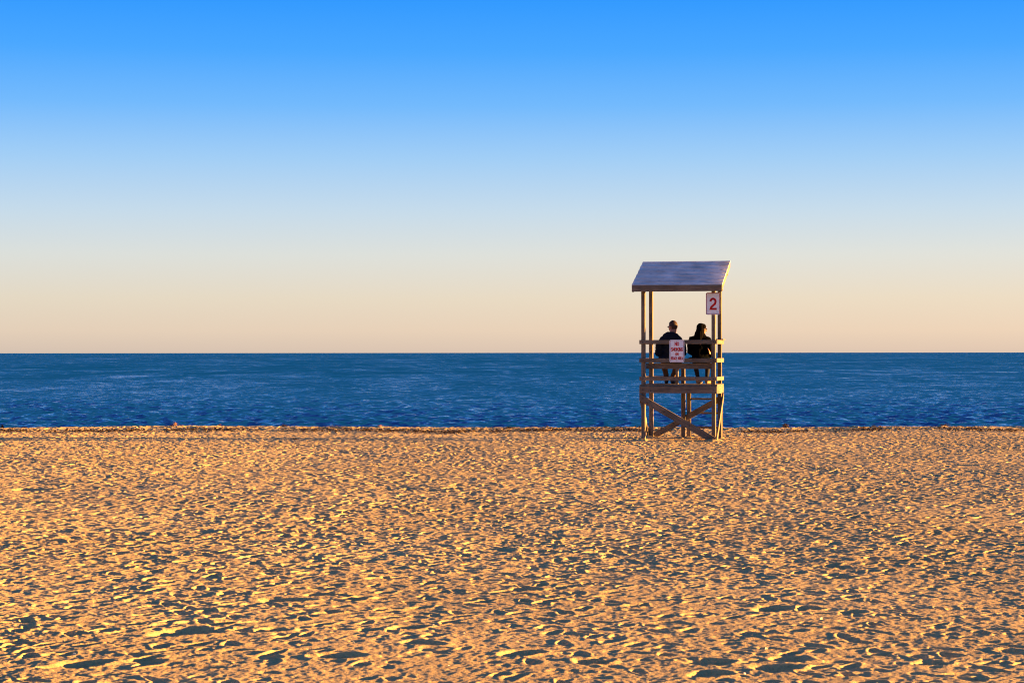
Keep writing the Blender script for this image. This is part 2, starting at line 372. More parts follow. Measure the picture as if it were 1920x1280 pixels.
U0, U1, TK = .815, .727, .038          # post outer / inner faces, board thickness
VR, VF = 1.111, 1.200                  # front posts
roofz = lambda v: 3.41 + (v + .2) * .58 / 1.56
def post(u0, u1, v0, v1, z0, z1):
    return prism('post', rect(u0, u1, z0, z1), 'uz', v0, v1, PI / 2, bev=.011)
for (v0, v1) in ((0.0, .089), (VR, VF)):
    for (a, b) in ((-U0, -U1), (U1, U0)):
        z1 = roofz(v0) - .045
        prism('post', [(v0, -.30), (v1, -.30), (v1, roofz(v1) - .045), (v0, z1)], 'vz', a, b, PI / 2, bev=.011)
post(-.091, -.004, VR, VF, -.30, 1.62)                 # the middle front post that carries the ladder rail
# rails round the seat and the platform
for (z0, z1) in ((2.115, 2.205), (1.713, 1.806), (1.318, 1.402)):
    prism('rail', rect(-.851, .851, z0, z1), 'uz', -TK, 0, 0)
    for s in (-1, 1):
        a, b = (U0, .853) if s > 0 else (-.853, -U0)
        prism('rail', rect(.002, 1.245 if z0 < 2 else 1.26, z0, z1), 'vz', a, b, 0)
prism('rail', rect(-.851, -.002, 1.325, 1.405), 'uz', VF, VF + TK, 0)
prism('armrest', rect(.70, .865, 1.02, 1.42), 'uv', 2.2055, 2.232, PI / 2)
# platform
prism('rim_beam', rect(-.851, .851, 1.045, 1.198), 'uz', -TK, 0, 0)
prism('rim_beam', rect(-.851, .851, 1.045, 1.198), 'uz', VF, VF + TK, 0)
for s in (-1, 1):
    a, b = (U0, .853) if s > 0 else (-.853, -U0)
    prism('rim_beam', rect(.002, VF - .002, 1.035, 1.235), 'vz', a, b, 0)
for u in (-.40, .02, .42): prism('joist', rect(.001, VF - .001, 1.055, 1.196), 'vz', u, u + TK, 0)
bm = bmesh.new(); v = .0
while v < 1.24:                                        # the platform floor, boards side by side
    w = .135
    u0, u1 = (-.812, .812)
    if v < .09 or v > VR - .13: u0, u1 = -.723, .723
    r = bmesh.ops.create_cube(bm, size=1)
    for q in r['verts']: q.co = Vector(((u0 + u1) / 2 + q.co.x * (u1 - u0), v + w / 2 + q.co.y * w, 1.219 + q.co.z * .038))
    v += w + .008
fl = bm_obj('platform_floor', bm, M['wood'], stand)
# seat bench
bm = bmesh.new()
for k in range(4):
    r = bmesh.ops.create_cube(bm, size=1); v = .095 + k * .122
    for q in r['verts']: q.co = Vector((q.co.x * 1.448, v + .057 + q.co.y * .114, 1.683 + q.co.z * .030))
bmesh.ops.bevel(bm, geom=bm.edges[:], offset=.004, segments=1, affect='EDGES')
seat = bm_obj('seat', bm, M['wood'], stand)
prism('seat_beam', rect(-.722, .722, 1.572, 1.665), 'uz', .092, .13, 0)
prism('seat_beam', rect(-.722, .722, 1.572, 1.665), 'uz', .50, .538, 0)
for u in (-.724, .675): prism('seat_bearer', rect(.132, .498, 1.575, 1.664), 'vz', u, u + .045, 0)
for (u, v) in ((-.072, .10), (-.70, .50), (.655, .50)): prism('seat_leg', rect(u, u + .056, 1.240, 1.571 if v > .3 else 1.5715), 'uz', v - .008 if v < .3 else v, v + .075, PI / 2)
# X braces
def brace(u0, z0, u1, z1, half): return [(u0, z0 - half), (u1, z1 - half), (u1, z1 + half), (u0, z0 + half)]
prism('brace', brace(-.851, .958, .851, -.012, .083), 'uz', -TK, -.001, math.atan2(-.97, 1.702))
prism('brace', brace(-.851, -.015, .851, .945, .075), 'uz', VF + .001, VF + TK, math.atan2(.96, 1.702))
prism('brace', brace(.0, .03, 1.238, .965, .07), 'vz', U0, .853, math.atan2(.93, 1.238))
prism('brace', brace(.0, .95, 1.238, .02, .07), 'vz', -.853, -U0, math.atan2(-.93, 1.238))
# ladder down to the sand on the sea side
prism('ladder_stile', rect(.022, .110, -.25, 1.198), 'uz', VF + TK + .002, VF + 2 * TK, PI / 2)
prism('ladder_stile', rect(.735, .823, -.25, 1.198), 'uz', VF + TK + .002, VF + 2 * TK, PI / 2)
for z in (.88, .565, .245): prism('ladder_rung', rect(.024, .821, z - .008, z + .034), 'uz', VF + 2 * TK + .001, VF + 3 * TK, 0)
# roof
bm = bmesh.new(); n = 17; sl = math.hypot(1.56, .58); tau = math.atan2(.58, 1.56)
for k in range(n):
    w = sl / n
    r = bmesh.ops.create_cube(bm, size=1)
    dz = random.uniform(-.0015, .0015); e0 = random.uniform(-.006, .006)
    for q in r['verts']:
        s = (k + .5) * w + q.co.y * (w - .017); t = q.co.z * .020 + dz + (-.006 * (q.co.y + .5))
        q.co = Vector((q.co.x * 1.975 + e0, -.2 + s * math.cos(tau) - t * math.sin(tau), 3.398 + s * math.sin(tau) + t * math.cos(tau)))
roof = bm_obj('roof_deck', bm, M['deck'], stand)
prism('fascia', rect(-.985, .985, 3.255, 3.392), 'uz', -.234, -.197, 0)
prism('fascia', rect(-.98, .98, 3.825, 3.950), 'uz', 1.372, 1.41, 0)
for s in (-1, 1):
    a, b = (.945, .980) if s > 0 else (-.980, -.945)
    g = .58 / 1.56
    prism('rake_board', [(-.195, 3.245), (1.371, 3.245 + 1.566 * g), (1.371, 3.384 + 1.566 * g), (-.195, 3.384)], 'vz', a, b, tau)
g = .58 / 1.56
for u in (-.66, -.02, .62):
    prism('rafter', [(-.19, 3.29), (1.365, 3.29 + 1.555 * g), (1.365, 3.378 + 1.555 * g), (-.19, 3.378)], 'vz', u, u + TK, tau)
for v in (.091, VR - TK - .002):
    prism('header', rect(-.97, .968, roofz(v) - .245, roofz(v) - .168), 'uz', v, v + TK, 0)
# bolts
def bolt(u, z, v=-TK, parent=stand, r=.013):
    bm = bmesh.new()
    bmesh.ops.create_cone(bm, cap_ends=True, segments=12, radius1=r, radius2=r * .6, depth=.012, matrix=Matrix.Translation((0, 0, 0)) @ Matrix.Rotation(PI / 2, 4, 'X'))
    o = bm_obj('bolt', bm, M['metal'], parent); o.location = (u, v - .006, z)
for (u, z) in ((-.60, 1.092), (.765, 1.125), (-.77, 1.12), (-.77, .935), (.77, .05), (.25, .33), (-.77, 2.16), (.77, 2.16), (-.77, 1.76), (.77, 1.76), (-.77, 1.36), (.77, 1.36)):
    bolt(u, z)

# ------------------------------------------------------------------ signs
def rrect(w, h, r, seg=6):
    pts = []
    for (cx, cz, a0) in ((w / 2 - r, h / 2 - r, 0), (-w / 2 + r, h / 2 - r, PI / 2), (-w / 2 + r, -h / 2 + r, PI), (w / 2 - r, -h / 2 + r, 1.5 * PI)):
        for i in range(seg + 1):
            a = a0 + i / seg * PI / 2; pts.append((cx + r * math.cos(a), cz + r * math.sin(a)))
    return pts
def sign_root(name, w, h, r, u, v, z):
    pts = rrect(w, h, r)
    bm = bmesh.new(); A = [bm.verts.new((p[0], -.0016, p[1])) for p in pts]; B = [bm.verts.new((p[0], .0016, p[1])) for p in pts]
    bm.faces.new(A); bm.faces.new(B[::-1])
    for i in range(len(pts)): bm.faces.new((A[i], B[i], B[(i + 1) % len(pts)], A[(i + 1) % len(pts)]))
    bmesh.ops.recalc_face_normals(bm, faces=bm.faces)
    root = bpy.data.objects.new(name, None); C.objects.link(root)
    root.matrix_world = Matrix.Translation(stand.location) @ Matrix.Rotation(-TH, 4, 'Z') @ Matrix.Translation((u, v, z))
    bm_obj('plate', bm, M['sign'], root)
    return root
def ring(root, w, h, r, t, mat):
    a = rrect(w, h, r); b = rrect(w - 2 * t, h - 2 * t, max(r - t, .004)); n = len(a)
    bm = bmesh.new()
    vs = [[bm.verts.new((p[0], y, p[1])) for p in q] for q in (a, b) for y in (-.0030, -.0012)]
    for i in range(n):
        j = (i + 1) % n
        bm.faces.new((vs[0][i], vs[0][j], vs[2][j], vs[2][i])); bm.faces.new((vs[0][i], vs[1][i], vs[1][j], vs[0][j])); bm.faces.new((vs[2][i], vs[2][j], vs[3][j], vs[3][i]))
    bmesh.ops.recalc_face_normals(bm, faces=bm.faces)
    bm_obj('border', bm, mat, root)
def arc(cx, cy, rx, ry, a0, a1, n=10):
    return [(cx + rx * math.cos(math.radians(a0 + (a1 - a0) * i / n)), cy + ry * math.sin(math.radians(a0 + (a1 - a0) * i / n))) for i in range(n + 1)]
GL = {'N': (.72, [[(0, 0), (0, 1)], [(0, 1), (1, 0)], [(1, 0), (1, 1)]]), 'O': (.72, [arc(.5, .68, .5, .32, 0, 180) + arc(.5, .32, .5, .32, 180, 360) + [(1, .68)]]),
      'S': (.70, [arc(.5, .75, .48, .25, 20, 180) + arc(.5, .25 + .25, .5, .02, 180, 181, 1)[:0] + [(.08, .60), (.92, .41)] + arc(.5, .25, .48, .25, 0, -160)]),
      'M': (.95, [[(0, 0), (0, 1)], [(0, 1), (.5, .25)], [(.5, .25), (1, 1)], [(1, 1), (1, 0)]]), 'K': (.74, [[(0, 0), (0, 1)], [(.95, 1), (.05, .42)], [(.35, .62), (1, 0)]]),
      'I': (.0, [[(0, 0), (0, 1)]]), 'G': (.72, [arc(.5, .70, .5, .30, 15, 180) + arc(.5, .30, .5, .30, 180, 360) + [(1, .46), (.55, .46)]]),
      'B': (.68, [[(0, 0), (0, 1)] + [(.55, 1)] + arc(.55, .76, .40, .24, 90, -90) + [(.05, .52)], [(.05, .5), (.55, .5)] + arc(.55, .25, .45, .25, 90, -90) + [(.05, 0)]]),
      'E': (.62, [[(1, 1), (0, 1), (0, 0), (1, 0)], [(0, .52), (.8, .52)]]), 'A': (.78, [[(0, 0), (.5, 1)], [(.5, 1), (1, 0)], [(.2, .30), (.8, .30)]]),
      'C': (.70, [arc(.5, .70, .5, .30, 15, 180) + arc(.5, .30, .5, .30, 180, 345)]), 'H': (.72, [[(0, 0), (0, 1)], [(1, 0), (1, 1)], [(0, .5), (1, .5)]]),
      'R': (.70, [[(0, 0), (0, 1), (.55, 1)] + arc(.55, .75, .42, .25, 90, -90) + [(.05, .5)], [(.5, .5), (1, 0)]]),
      '2': (.62, [arc(.5, .72, .48, .28, 155, -20, 14) + [(.86, .50), (.16, .18), (.03, 0), (1, 0)]]), ' ': (.35, [])}
def lettering(root, text, cx, cz, w, h, mat, sw):
    """block capitals drawn as flat ribbons of width sw"""
    gap = .34; tot = sum(GL[c][0] for c in text) + gap * (len(text) - 1); hh = h - sw; k = (w - sw) / tot
    bm = bmesh.new(); x = cx - w / 2 + sw / 2; dep = 0
    for c in text:
        gw, strokes = GL[c]
        for st in strokes:
            P = []
            for p in st:
                q = Vector((x + p[0] * gw * k, cz - hh / 2 + p[1] * hh))
                if not P or (q - P[-1]).length > 1e-5: P.append(q)
            n = len(P); L = []; R_ = []
            for i in range(n):
                t0 = (P[i] - P[i - 1]).normalized() if i else (P[1] - P[0]).normalized()
                t1 = (P[i + 1] - P[i]).normalized() if i < n - 1 else t0
                t = (t0 + t1); t = t.normalized() if t.length > 1e-6 else t0
                m = min(1 / max(.35, t.dot(t0)), 1.6) * sw / 2; nn_ = Vector((-t.y, t.x)) * m
                e = t0 * (-sw / 2 if i == 0 else (sw / 2 if i == n - 1 else 0))
                L.append(P[i] + nn_ + e); R_.append(P[i] - nn_ + e)
            dep = (dep + 1) % 4; y = -.0024 - dep * .00035
            a = [bm.verts.new((q.x, y, q.y)) for q in L]; b = [bm.verts.new((q.x, y, q.y)) for q in R_]
            for i in range(n - 1): bm.faces.new((b[i], b[i + 1], a[i + 1], a[i]))
        x += (gw + gap) * k
    bmesh.ops.solidify(bm, geom=bm.faces[:], thickness=-.0006)
    bmesh.ops.recalc_face_normals(bm, faces=bm.faces)
    return bm_obj('lettering', bm, mat, root)
s2 = sign_root('number_sign', .308, .482, .035, .762, -.006, 2.990)
tag(s2, 'white metal sign with a red number 2 high on the right post of the stand', 'sign')
ring(s2, .300, .474, .032, .013, M['maroon'])
lettering(s2, '2', .002, -.004, .158, .266, M['red'], .046)
bolt(.0, .215, -.002, s2, .006); bolt(.0, -.215, -.002, s2, .006)
ns = sign_root('no_smoking_sign', .325, .493, .035, -.022, -TK - .008, 1.962)
tag(ns, 'white rectangular sign reading NO SMOKING ON BEACH AREA on the rear rails', 'sign')
ring(ns, .301, .469, .028, .0075, M['maroon'])
lettering(ns, 'NO', 0, .155, .100, .086, M['red'], .0155)
lettering(ns, 'SMOKING', 0, .037, .266, .086, M['red'], .0135)
lettering(ns, 'ON', 0, -.066, .074, .064, M['red'], .012)
lettering(ns, 'BEACH AREA', 0, -.157, .262, .068, M['red'], .0115)
bolt(.0, .207, -.002, ns, .008); bolt(.0, -.207, -.002, ns, .008); bolt(.09, -.052, -.002, ns, .004)

# ------------------------------------------------------------------ people
def add_ball(bm, c, r, rot=None, seg=16):
    m = Matrix.Translation(c)
    if rot is not None: m = m @ rot.to_4x4()
    if not hasattr(r, '__len__'): r = (r, r, r)
    bmesh.ops.create_uvsphere(bm, u_segments=seg, v_segments=seg * 2 // 3, radius=1, matrix=m @ Matrix.Diagonal((*r, 1)))
def add_limb(bm, pts, rad):
    for i in range(len(pts) - 1):
        a, b = Vector(pts[i]), Vector(pts[i + 1]); d = b - a; L = d.length
        if L < 1e-5: continue
        q = d.to_track_quat('Z', 'Y').to_matrix().to_4x4()
        bmesh.ops.create_cone(bm, cap_ends=True, segments=16, radius1=rad[i], radius2=rad[i + 1], depth=L, matrix=Matrix.Translation((a + b) / 2) @ q)
    for p, r in zip(pts, rad): add_ball(bm, Vector(p), r)
def fused(name, bm, mat, voxel, smooth, parent=None, fn=None):
    """melt the overlapping shapes into one continuous surface"""
    me = bpy.data.meshes.new(name); bm.to_mesh(me); bm.free()
    t = bpy.data.objects.new('tmp', me); C.objects.link(t)
    r = t.modifiers.new('r', 'REMESH'); r.mode = 'VOXEL'; r.voxel_size = voxel
    if smooth: s = t.modifiers.new('s', 'SMOOTH'); s.factor = .5; s.iterations = smooth
    dg = bpy.context.evaluated_depsgraph_get(); out = bpy.data.meshes.new_from_object(t.evaluated_get(dg))
    bpy.data.objects.remove(t)
    out.name = name
    if fn:
        n = len(out.vertices); co = np.empty(n * 3, dtype=np.float32); out.vertices.foreach_get('co', co); co = co.reshape(-1, 3)
        nr = np.empty(n * 3, dtype=np.float32); out.vertex_normals.foreach_get('vector', nr); nr = nr.reshape(-1, 3)
        co = co + nr * fn(co)[:, None]; out.vertices.foreach_set('co', co.astype(np.float32).reshape(-1)); out.update()
    return link(name, out, mat, parent, True)

def hand(bm, w, d, up, side, curl=.5):
    """palm and five fingers; w wrist, d forward direction, up the back of the hand, side = +1 right hand"""
    d = Vector(d).normalized(); up = Vector(up).normalized(); sd = d.cross(up).normalized() * side; w = Vector(w)
    R = Matrix((sd, d, up)).transposed()
    add_ball(bm, w + d * .050, (.040, .052, .016), R)
    for k, (off, ln) in enumerate(((-.030, .072), (-.011, .082), (.009, .077), (.028, .060))):
        a = w + d * .088 + sd * (-off)
        m = a + d * ln * .5 - up * .010 * curl; e = m + d * ln * .42 - up * .032 * curl
        add_limb(bm, [a, m, e], [.0095, .0088, .0075])
    a = w + d * .030 + sd * .032; m = a + d * .030 + sd * .024; e = m + d * .028 + sd * .006 - up * .008
    add_limb(bm, [a, m, e], [.012, .011, .009])

def person(label, org, hc, yaw, sh, elbows, wrists, hands, knees, ankles, torso_r, male):
    R = Euler((math.radians(-6), 0, yaw)).to_matrix(); hc = Vector(hc)
    hs = 1.11 if male else 1.04
    h = lambda x, y, z: hc + R @ Vector((x, y, z)) * hs
    k = 1.1 if male else 1.0
    bm = bmesh.new()
    add_ball(bm, h(0, -.008, .005), (.076 * k, .096 * k, .105 * k), R)
    add_ball(bm, h(0, .034, -.040), (.058 * k, .062 * k, .072 * k), R)
    add_ball(bm, h(0, .070, -.092 * k), (.026, .022, .020), R)
    add_ball(bm, h(0, .080, .028), (.045, .014, .012), R)
    add_limb(bm, [h(0, .092, .010), h(0, .112, -.030)], [.008, .013])
    add_ball(bm, h(0, .092, -.062), (.022, .011, .009), R)
    for s in (-1, 1): add_ball(bm, h(s * .077 * k, -.004, -.012), (.010, .020, .031), R)
    for s in (-1, 1): add_ball(bm, h(s * .034, .070, -.025), (.020, .020, .018), R)
    neck0 = Vector((hc.x * .5, .0, sh + .03)); add_limb(bm, [neck0, h(0, -.02, -.07)], [.068 * k, .062 * k])
    add_limb(bm, [(0, 0, .10), (0, .0, .27), (hc.x * .3, .0, sh - .10), neck0], [.115, .110, .125, .07])
    add_ball(bm, Vector((0, .0, .09)), (.16, .12, .09)); add_ball(bm, Vector((hc.x * .3, .0, sh - .10)), (.165, .105, .13))
    for i, s in enumerate((-1, 1)):
        S = (s * .165, .0, sh - .01)
        add_limb(bm, [S, elbows[i], wrists[i]], [.052, .040, .027])
        add_limb(bm, [(s * .085, .02, .085), knees[i], ankles[i]], [.080, .055, .038])
        hand(bm, *hands[i], side=s)
        a = Vector(ankles[i]); add_limb(bm, [a, a + Vector((0, -.02, -.045)), a + Vector((s * .01, .15, -.058))], [.036, .030, .022])
    body = fused('person', bm, M['skin'], .0065, 3)
    body.matrix_world = Matrix.Translation(stand.location) @ Matrix.Rotation(-TH, 4, 'Z') @ Matrix.Translation(org)
    tag(body, label, 'person')
    # eyes and sunglasses
    for s in (-1, 1):
        bm = bmesh.new(); add_ball(bm, h(s * .031, .079, .006), .0115); bm_obj('eye', bm, M['eye'], body, True)
    bm = bmesh.new()
    for s in (-1, 1):
        add_ball(bm, h(s * .032, .100, .006), (.025, .006, .017), R)
        add_limb(bm, [h(s * .055, .096, .010), h(s * .080, .045, .010), h(s * .083, -.01, .004)], [.0035, .003, .003])
    add_limb(bm, [h(-.012, .104, .008), h(.012, .104, .008)], [.003, .003])
    bm_obj('sunglasses', bm, M['lens'], body, True)
    return body, h, R

def boots(body, ankles, mat, floor_z, yaws):
    for a, yw in zip(ankles, yaws):
        a = Vector(a); bm = bmesh.new(); f = floor_z
        d = Vector((math.sin(yw), math.cos(yw), 0))
        add_limb(bm, [a + Vector((0, 0, .0)), Vector((a.x, a.y - .01, f + .048)), ], [.047, .046])
        add_limb(bm, [Vector((a.x, a.y - .02, f + .040)), Vector((a.x, a.y, f + .040)) + d * .09, Vector((a.x, a.y, f + .034)) + d * .18], [.040, .043, .034])
        o = fused('shoe', bm, mat, .008, 2, body)
        me = o.data
        for v in me.vertices:
            if v.co.z < f + .004: v.co.z = f + .001

# --- the man on the left
org = (-.207, .31, 1.701); FZ = 1.239 - 1.701
el = [(-.265, -.01, .22), (.265, -.01, .22)]; wr = [(-.15, .25, .185), (.10, .27, .185)]
kn = [(-.225, .43, .055), (.130, .43, .055)]; an = [(-.150, .38, -.345), (-.018, .38, -.345)]
hd = [(wr[0], (.25, 1, -.30), (0, .3, 1)), (wr[1], (-.25, 1, -.30), (0, .3, 1))]
man, h, R = person('person in a dark navy puffer jacket with short brown hair, seated and looking left', org, (.040, .03, .800), math.radians(47), .53, el, wr, hd, kn, an, .15, True)
bm = bmesh.new()
add_limb(bm, [(0, .0, .07), (0, -.01, .24), (.005, -.005, .42)], [.135, .145, .135])
add_ball(bm, Vector((0, 0, .10)), (.215, .145, .115)); add_ball(bm, Vector((0, 0, .28)), (.215, .150, .16)); add_ball(bm, Vector((0, -.005, .44)), (.215, .135, .135))
add_limb(bm, [(-.165, 0, .505), (-.09, -.01, .575), (.0, -.02, .60), (.10, -.01, .575), (.175, 0, .505)], [.085, .075, .075, .075, .085])
add_ball(bm, Vector((0, 0, .10)), (.275, .13, .12))
for i, s in enumerate((-1, 1)):
    add_limb(bm, [(s * .185, .0, .475), (s * .250, -.01, .375), el[i], ((el[i][0] + wr[i][0]) / 2, (el[i][1] + wr[i][1]) / 2, .195), wr[i]], [.085, .085, .080, .070, .048])
    bm.verts.ensure_lookup_table()
jk = fused('jacket', bm, M['jacket'], .010, 5, man, lambda c: .008 * np.abs(np.sin((c[:, 2] + .10 * np.abs(c[:, 0]) + .02 * tri_noise(c[:, 0] * 8, c[:, 1] * 8, 9)) * PI / .058)) ** .7 * (c[:, 2] < .47) + .006 * tri_noise(c[:, 0] * 14 + 9, c[:, 2] * 14 + c[:, 1] * 9, 12))
bm = bmesh.new()                                             # the hood lying on the shoulders
add_limb(bm, [(-.125, .055, .575), (-.120, -.03, .590), (-.05, -.075, .622), (.05, -.08, .624), (.130, -.04, .592), (.140, .05, .575)], [.048, .056, .060, .060, .056, .048])
add_ball(bm, Vector((.01, -.085, .555)), (.135, .065, .085)); add_limb(bm, [(-.12, -.01, .57), (.01, -.03, .585), (.135, -.01, .57)], [.05, .055, .05])
fused('hood', bm, M['jacket'], .010, 4, man, lambda c: .006 * tri_noise(c[:, 0] * 16, c[:, 2] * 16 + c[:, 1] * 12, 13))
bm = bmesh.new()
add_ball(bm, Vector((0, .0, .085)), (.185, .135, .085))
for i, s in enumerate((-1, 1)):
    K = Vector(kn[i]); A = Vector(an[i])
    add_limb(bm, [(s * .088, .02, .085), K, K.lerp(A, .35) + Vector((0, -.015, 0)), A + Vector((0, 0, .02))], [.095, .073, .066, .054])
fused('trousers', bm, M['brown_cloth'], .010, 4, man, lambda c: .007 * tri_noise(c[:, 0] * 12 + 4, c[:, 2] * 22 + c[:, 1] * 14, 14))
boots(man, an, M['dark_shoe'], FZ, (-.2, .15))

def hair_cap(bm, h, R, c, r, keep):
    t = bmesh.new(); bmesh.ops.create_uvsphere(t, u_segments=48, v_segments=32, radius=1)
    for f in [f for f in t.faces if not keep(f.calc_center_median())]: t.faces.remove(f) if False else None
    dead = [f for f in t.faces if not keep(f.calc_center_median())]
    bmesh.ops.delete(t, geom=dead, context='FACES')
    for v in t.verts:
        n = v.co.copy(); k = (1 + random.uniform(-.018, .035)) * (1 - .10 * max(0, -n.z - .1))
        v.co = Vector((c[0] + n.x * r[0] * k, c[1] + n.y * r[1] * k, c[2] + n.z * r[2] * k))
    bmesh.ops.recalc_face_normals(t, faces=t.faces)
    bmesh.ops.solidify(t, geom=t.faces[:], thickness=.012)
    for v in t.verts: v.co = h(*v.co)
    return t
t = hair_cap(None, h, R, (0, -.012, .010), (.083, .102, .110), lambda p: (p.z > -.97 + .9 * max(p.y + .25, 0) * 1.5) and p.y < .72 and not (p.y > .15 and p.z < .30 + .35 * p.y) and not (abs(p.x) > .75 and p.z < -.1 and p.y > -.35))
bm_obj('hair', t, M['man_hair'], man, True)

# --- the woman on the right
org = (.437, .31, 1.701)
el = [(-.225, -.015, .25), (.235, -.02, .27)]; wr = [(-.11, .22, .175), (.225, .05, .155)]
kn = [(-.170, .42, .045), (.125, .42, .045)]; an = [(-.095, .38, -.355), (.108, .38, -.355)]
hd = [(wr[0], (.4, 1, -.25), (0, .3, 1)), ((.232, -.075, .185), (-.18, .03, 1), (1, -.35, 0))]
woman, h, R = person('person in a black coat with long dark hair, seated on the bench facing right', org, (.035, .02, .750), math.radians(-64), .50, el, wr, hd, kn, an, .13, False)
bm = bmesh.new()
add_limb(bm, [(0, 0, .06), (0, -.01, .24), (0, -.005, .42)], [.14, .135, .12])
add_ball(bm, Vector((0, 0, .07)), (.235, .15, .10)); add_ball(bm, Vector((0, 0, .22)), (.205, .14, .16)); add_ball(bm, Vector((0, 0, .42)), (.19, .12, .14))
add_limb(bm, [(-.165, -.005, .515), (0, -.02, .55), (.165, -.005, .515)], [.068, .078, .068])
add_limb(bm, [(-.06, -.05, .60), (.02, -.06, .61), (.085, -.02, .60)], [.05, .052, .045])
for i, s in enumerate((-1, 1)):
    add_limb(bm, [(s * .180, .0, .50), (s * .215, -.01, .38), el[i], wr[i]], [.070, .068, .066, .045])
add_ball(bm, Vector((-.205, -.01, .555)), (.035, .04, .022)); add_ball(bm, Vector((-.05, -.125, .2)), (.1, .03, .2)); add_ball(bm, Vector((-.2, -.03, .07)), (.07, .08, .06))
fused('coat', bm, M['coat'], .010, 3, woman, lambda c: .010 * tri_noise(c[:, 0] * 13, c[:, 2] * 7 + c[:, 1] * 5, 15) + .005 * tri_noise(c[:, 0] * 28, c[:, 2] * 24, 16))
bm = bmesh.new()
add_ball(bm, Vector((0, .0, .08)), (.17, .125, .08))
for i, s in enumerate((-1, 1)):
    K = Vector(kn[i]); A = Vector(an[i])
    add_limb(bm, [(s * .085, .02, .08), K, K.lerp(A, .35) + Vector((0, -.012, 0)), A + Vector((0, 0, .03))], [.085, .064, .056, .043])
fused('leggings', bm, M['black_cloth'], .010, 4, woman)
boots(woman, an, M['tan_shoe'], FZ, (.25, 1.0))
bm = bmesh.new()
add_ball(bm, h(0, -.026, .014), (.088, .094, .108), R)
add_ball(bm, h(0, -.045, -.055), (.086, .078, .095), R)
T = Vector((-.005, -.075, .0))
add_limb(bm, [hc_ for hc_ in [Vector((.035 - .01, -.02, .72)), Vector((.005, -.06, .62)), Vector((-.005, -.075, .54)), Vector((-.01, -.085, .46))]], [.080, .088, .070, .035])
add_limb(bm, [Vector((-.03, -.01, .72)), Vector((-.06, -.02, .64)), Vector((-.085, -.03, .58))], [.05, .05, .045])
add_ball(bm, h(.0, .012, .040), (.080, .082, .078), R); add_limb(bm, [h(.066, .030, .045), h(.074, .015, -.02)], [.018, .014])
fused('hair', bm, M['dark_hair'], .008, 4, woman, lambda c: .005 * tri_noise(c[:, 0] * 50, c[:, 2] * 6 + c[:, 1] * 40, 17))

# ------------------------------------------------------------------ seaweed, shells, leaves
def strip(bm, p, hd, L, w, curl, lift):
    """one curling blade"""
    n = 5; prev = None; x, y, z = p; a = hd
    for i in range(n + 1):
        t = i / n; ww = w * (1 - .75 * t)
        zz = z + lift * math.sin(t * PI) + random.uniform(0, .004)
        nx, ny = -math.sin(a) * ww / 2, math.cos(a) * ww / 2
        tw = random.uniform(-.006, .006)
        v = (bm.verts.new((x - nx, y - ny, zz - tw)), bm.verts.new((x + nx, y + ny, zz + tw)))
        if prev: bm.faces.new((prev[0], prev[1], v[1], v[0]))
        prev = v; a += curl / n; x += math.cos(a) * L / n; y += math.sin(a) * L / n

def clump_mesh(seed, n=70):
    random.seed(seed); bm = bmesh.new()
    for k in range(n):
        r = min(.5, abs(random.gauss(0, .30))); a = random.uniform(0, 2 * PI)
        hgt = max(0, .42 * (1 - r)) * random.random()
        strip(bm, (r * math.cos(a) * 1.3, r * math.sin(a) * .7, hgt), random.uniform(0, 2 * PI), random.uniform(.3, .8), random.uniform(.05, .14), random.uniform(-2.5, 2.5), random.uniform(.02, .22))
    bmesh.ops.solidify(bm, geom=bm.faces[:], thickness=.012)
    me = bpy.data.meshes.new('seaweed_clump'); bm.to_mesh(me); bm.free()
    return me
dark = [clump_mesh(s) for s in (1, 2, 3)]; orange = [clump_mesh(s, 46) for s in (4, 5)]
for m in dark: m.materials.append(M['weed'])
for m in orange: m.materials.append(M['weed_orange'])
random.seed(19)
def clump(px, py, size, me, label, hgt=1.0, group='seaweed clumps along the wrack line'):
    x, y = at(px, py)
    y = min(y, float(crest_y(np.array([x]))[0]) - .05); x = (px - 960) / F * y
    o = bpy.data.objects.new('seaweed_clump', me); C.objects.link(o)
    o.location = (x, y, ground(x, y) - .012); o.rotation_euler = (random.uniform(-.1, .1), random.uniform(-.1, .1), random.uniform(0, 6.28)); o.scale = (size, size * .8, size * hgt * .9)
    tag(o, label, 'seaweed', group)
clump(329, 797.5, .125, orange[0], 'orange sunlit seaweed lump on the crest of the sand, left of a smaller one', 1.9)
clump(322, 799.5, .09, dark[0], 'dark seaweed piece touching the orange lump on the crest of the sand', 1.2)
clump(412, 797.5, .105, orange[1], 'bright orange seaweed lump shaped like a peak, second along the crest', 1.9)
clump(447, 799, .085, orange[0], 'low reddish seaweed scrap lying on the crest right of the orange peak', .8)
clump(5, 802, .14, dark[1], 'dark seaweed lump at the far left edge of the shoreline', 1.4)
clump(533, 799, .13, dark[2], 'dark brown seaweed clump on the crest between the left corner and middle', 1.2)
clump(712, 798.5, .14, orange[1], 'pale tan seaweed hump on the crest left of the middle', 1.0)
clump(952, 803.5, .17, dark[0], 'largest dark brown seaweed heap on the crest, near the middle of the shore', .8)
clump(1030, 806.5, .12, orange[0], 'orange seaweed tuft lying just below the crest between the big heap and the stand', 1.2)
clump(1026, 800, .12, dark[1], 'small dark clump on the crest directly behind the orange tuft', 1.0)
clump(1136, 801, .12, dark[2], 'dark seaweed clump on the crest close to the left side of the stand', .9)
clump(1473, 801, .18, dark[1], 'rounded dark seaweed clump on the crest to the right of the stand', 1.4)
clump(1637, 799.5, .15, dark[2], 'dark seaweed clump with orange tips on the crest, far to the right of the stand', 1.2)
clump(1772, 800.5, .22, dark[0], 'long flat dark seaweed heap on the crest near the right edge', .8)
clump(554, 824, .17, dark[1], 'dark seaweed patch lying alone on the open sand in front of the wrack line', .55)
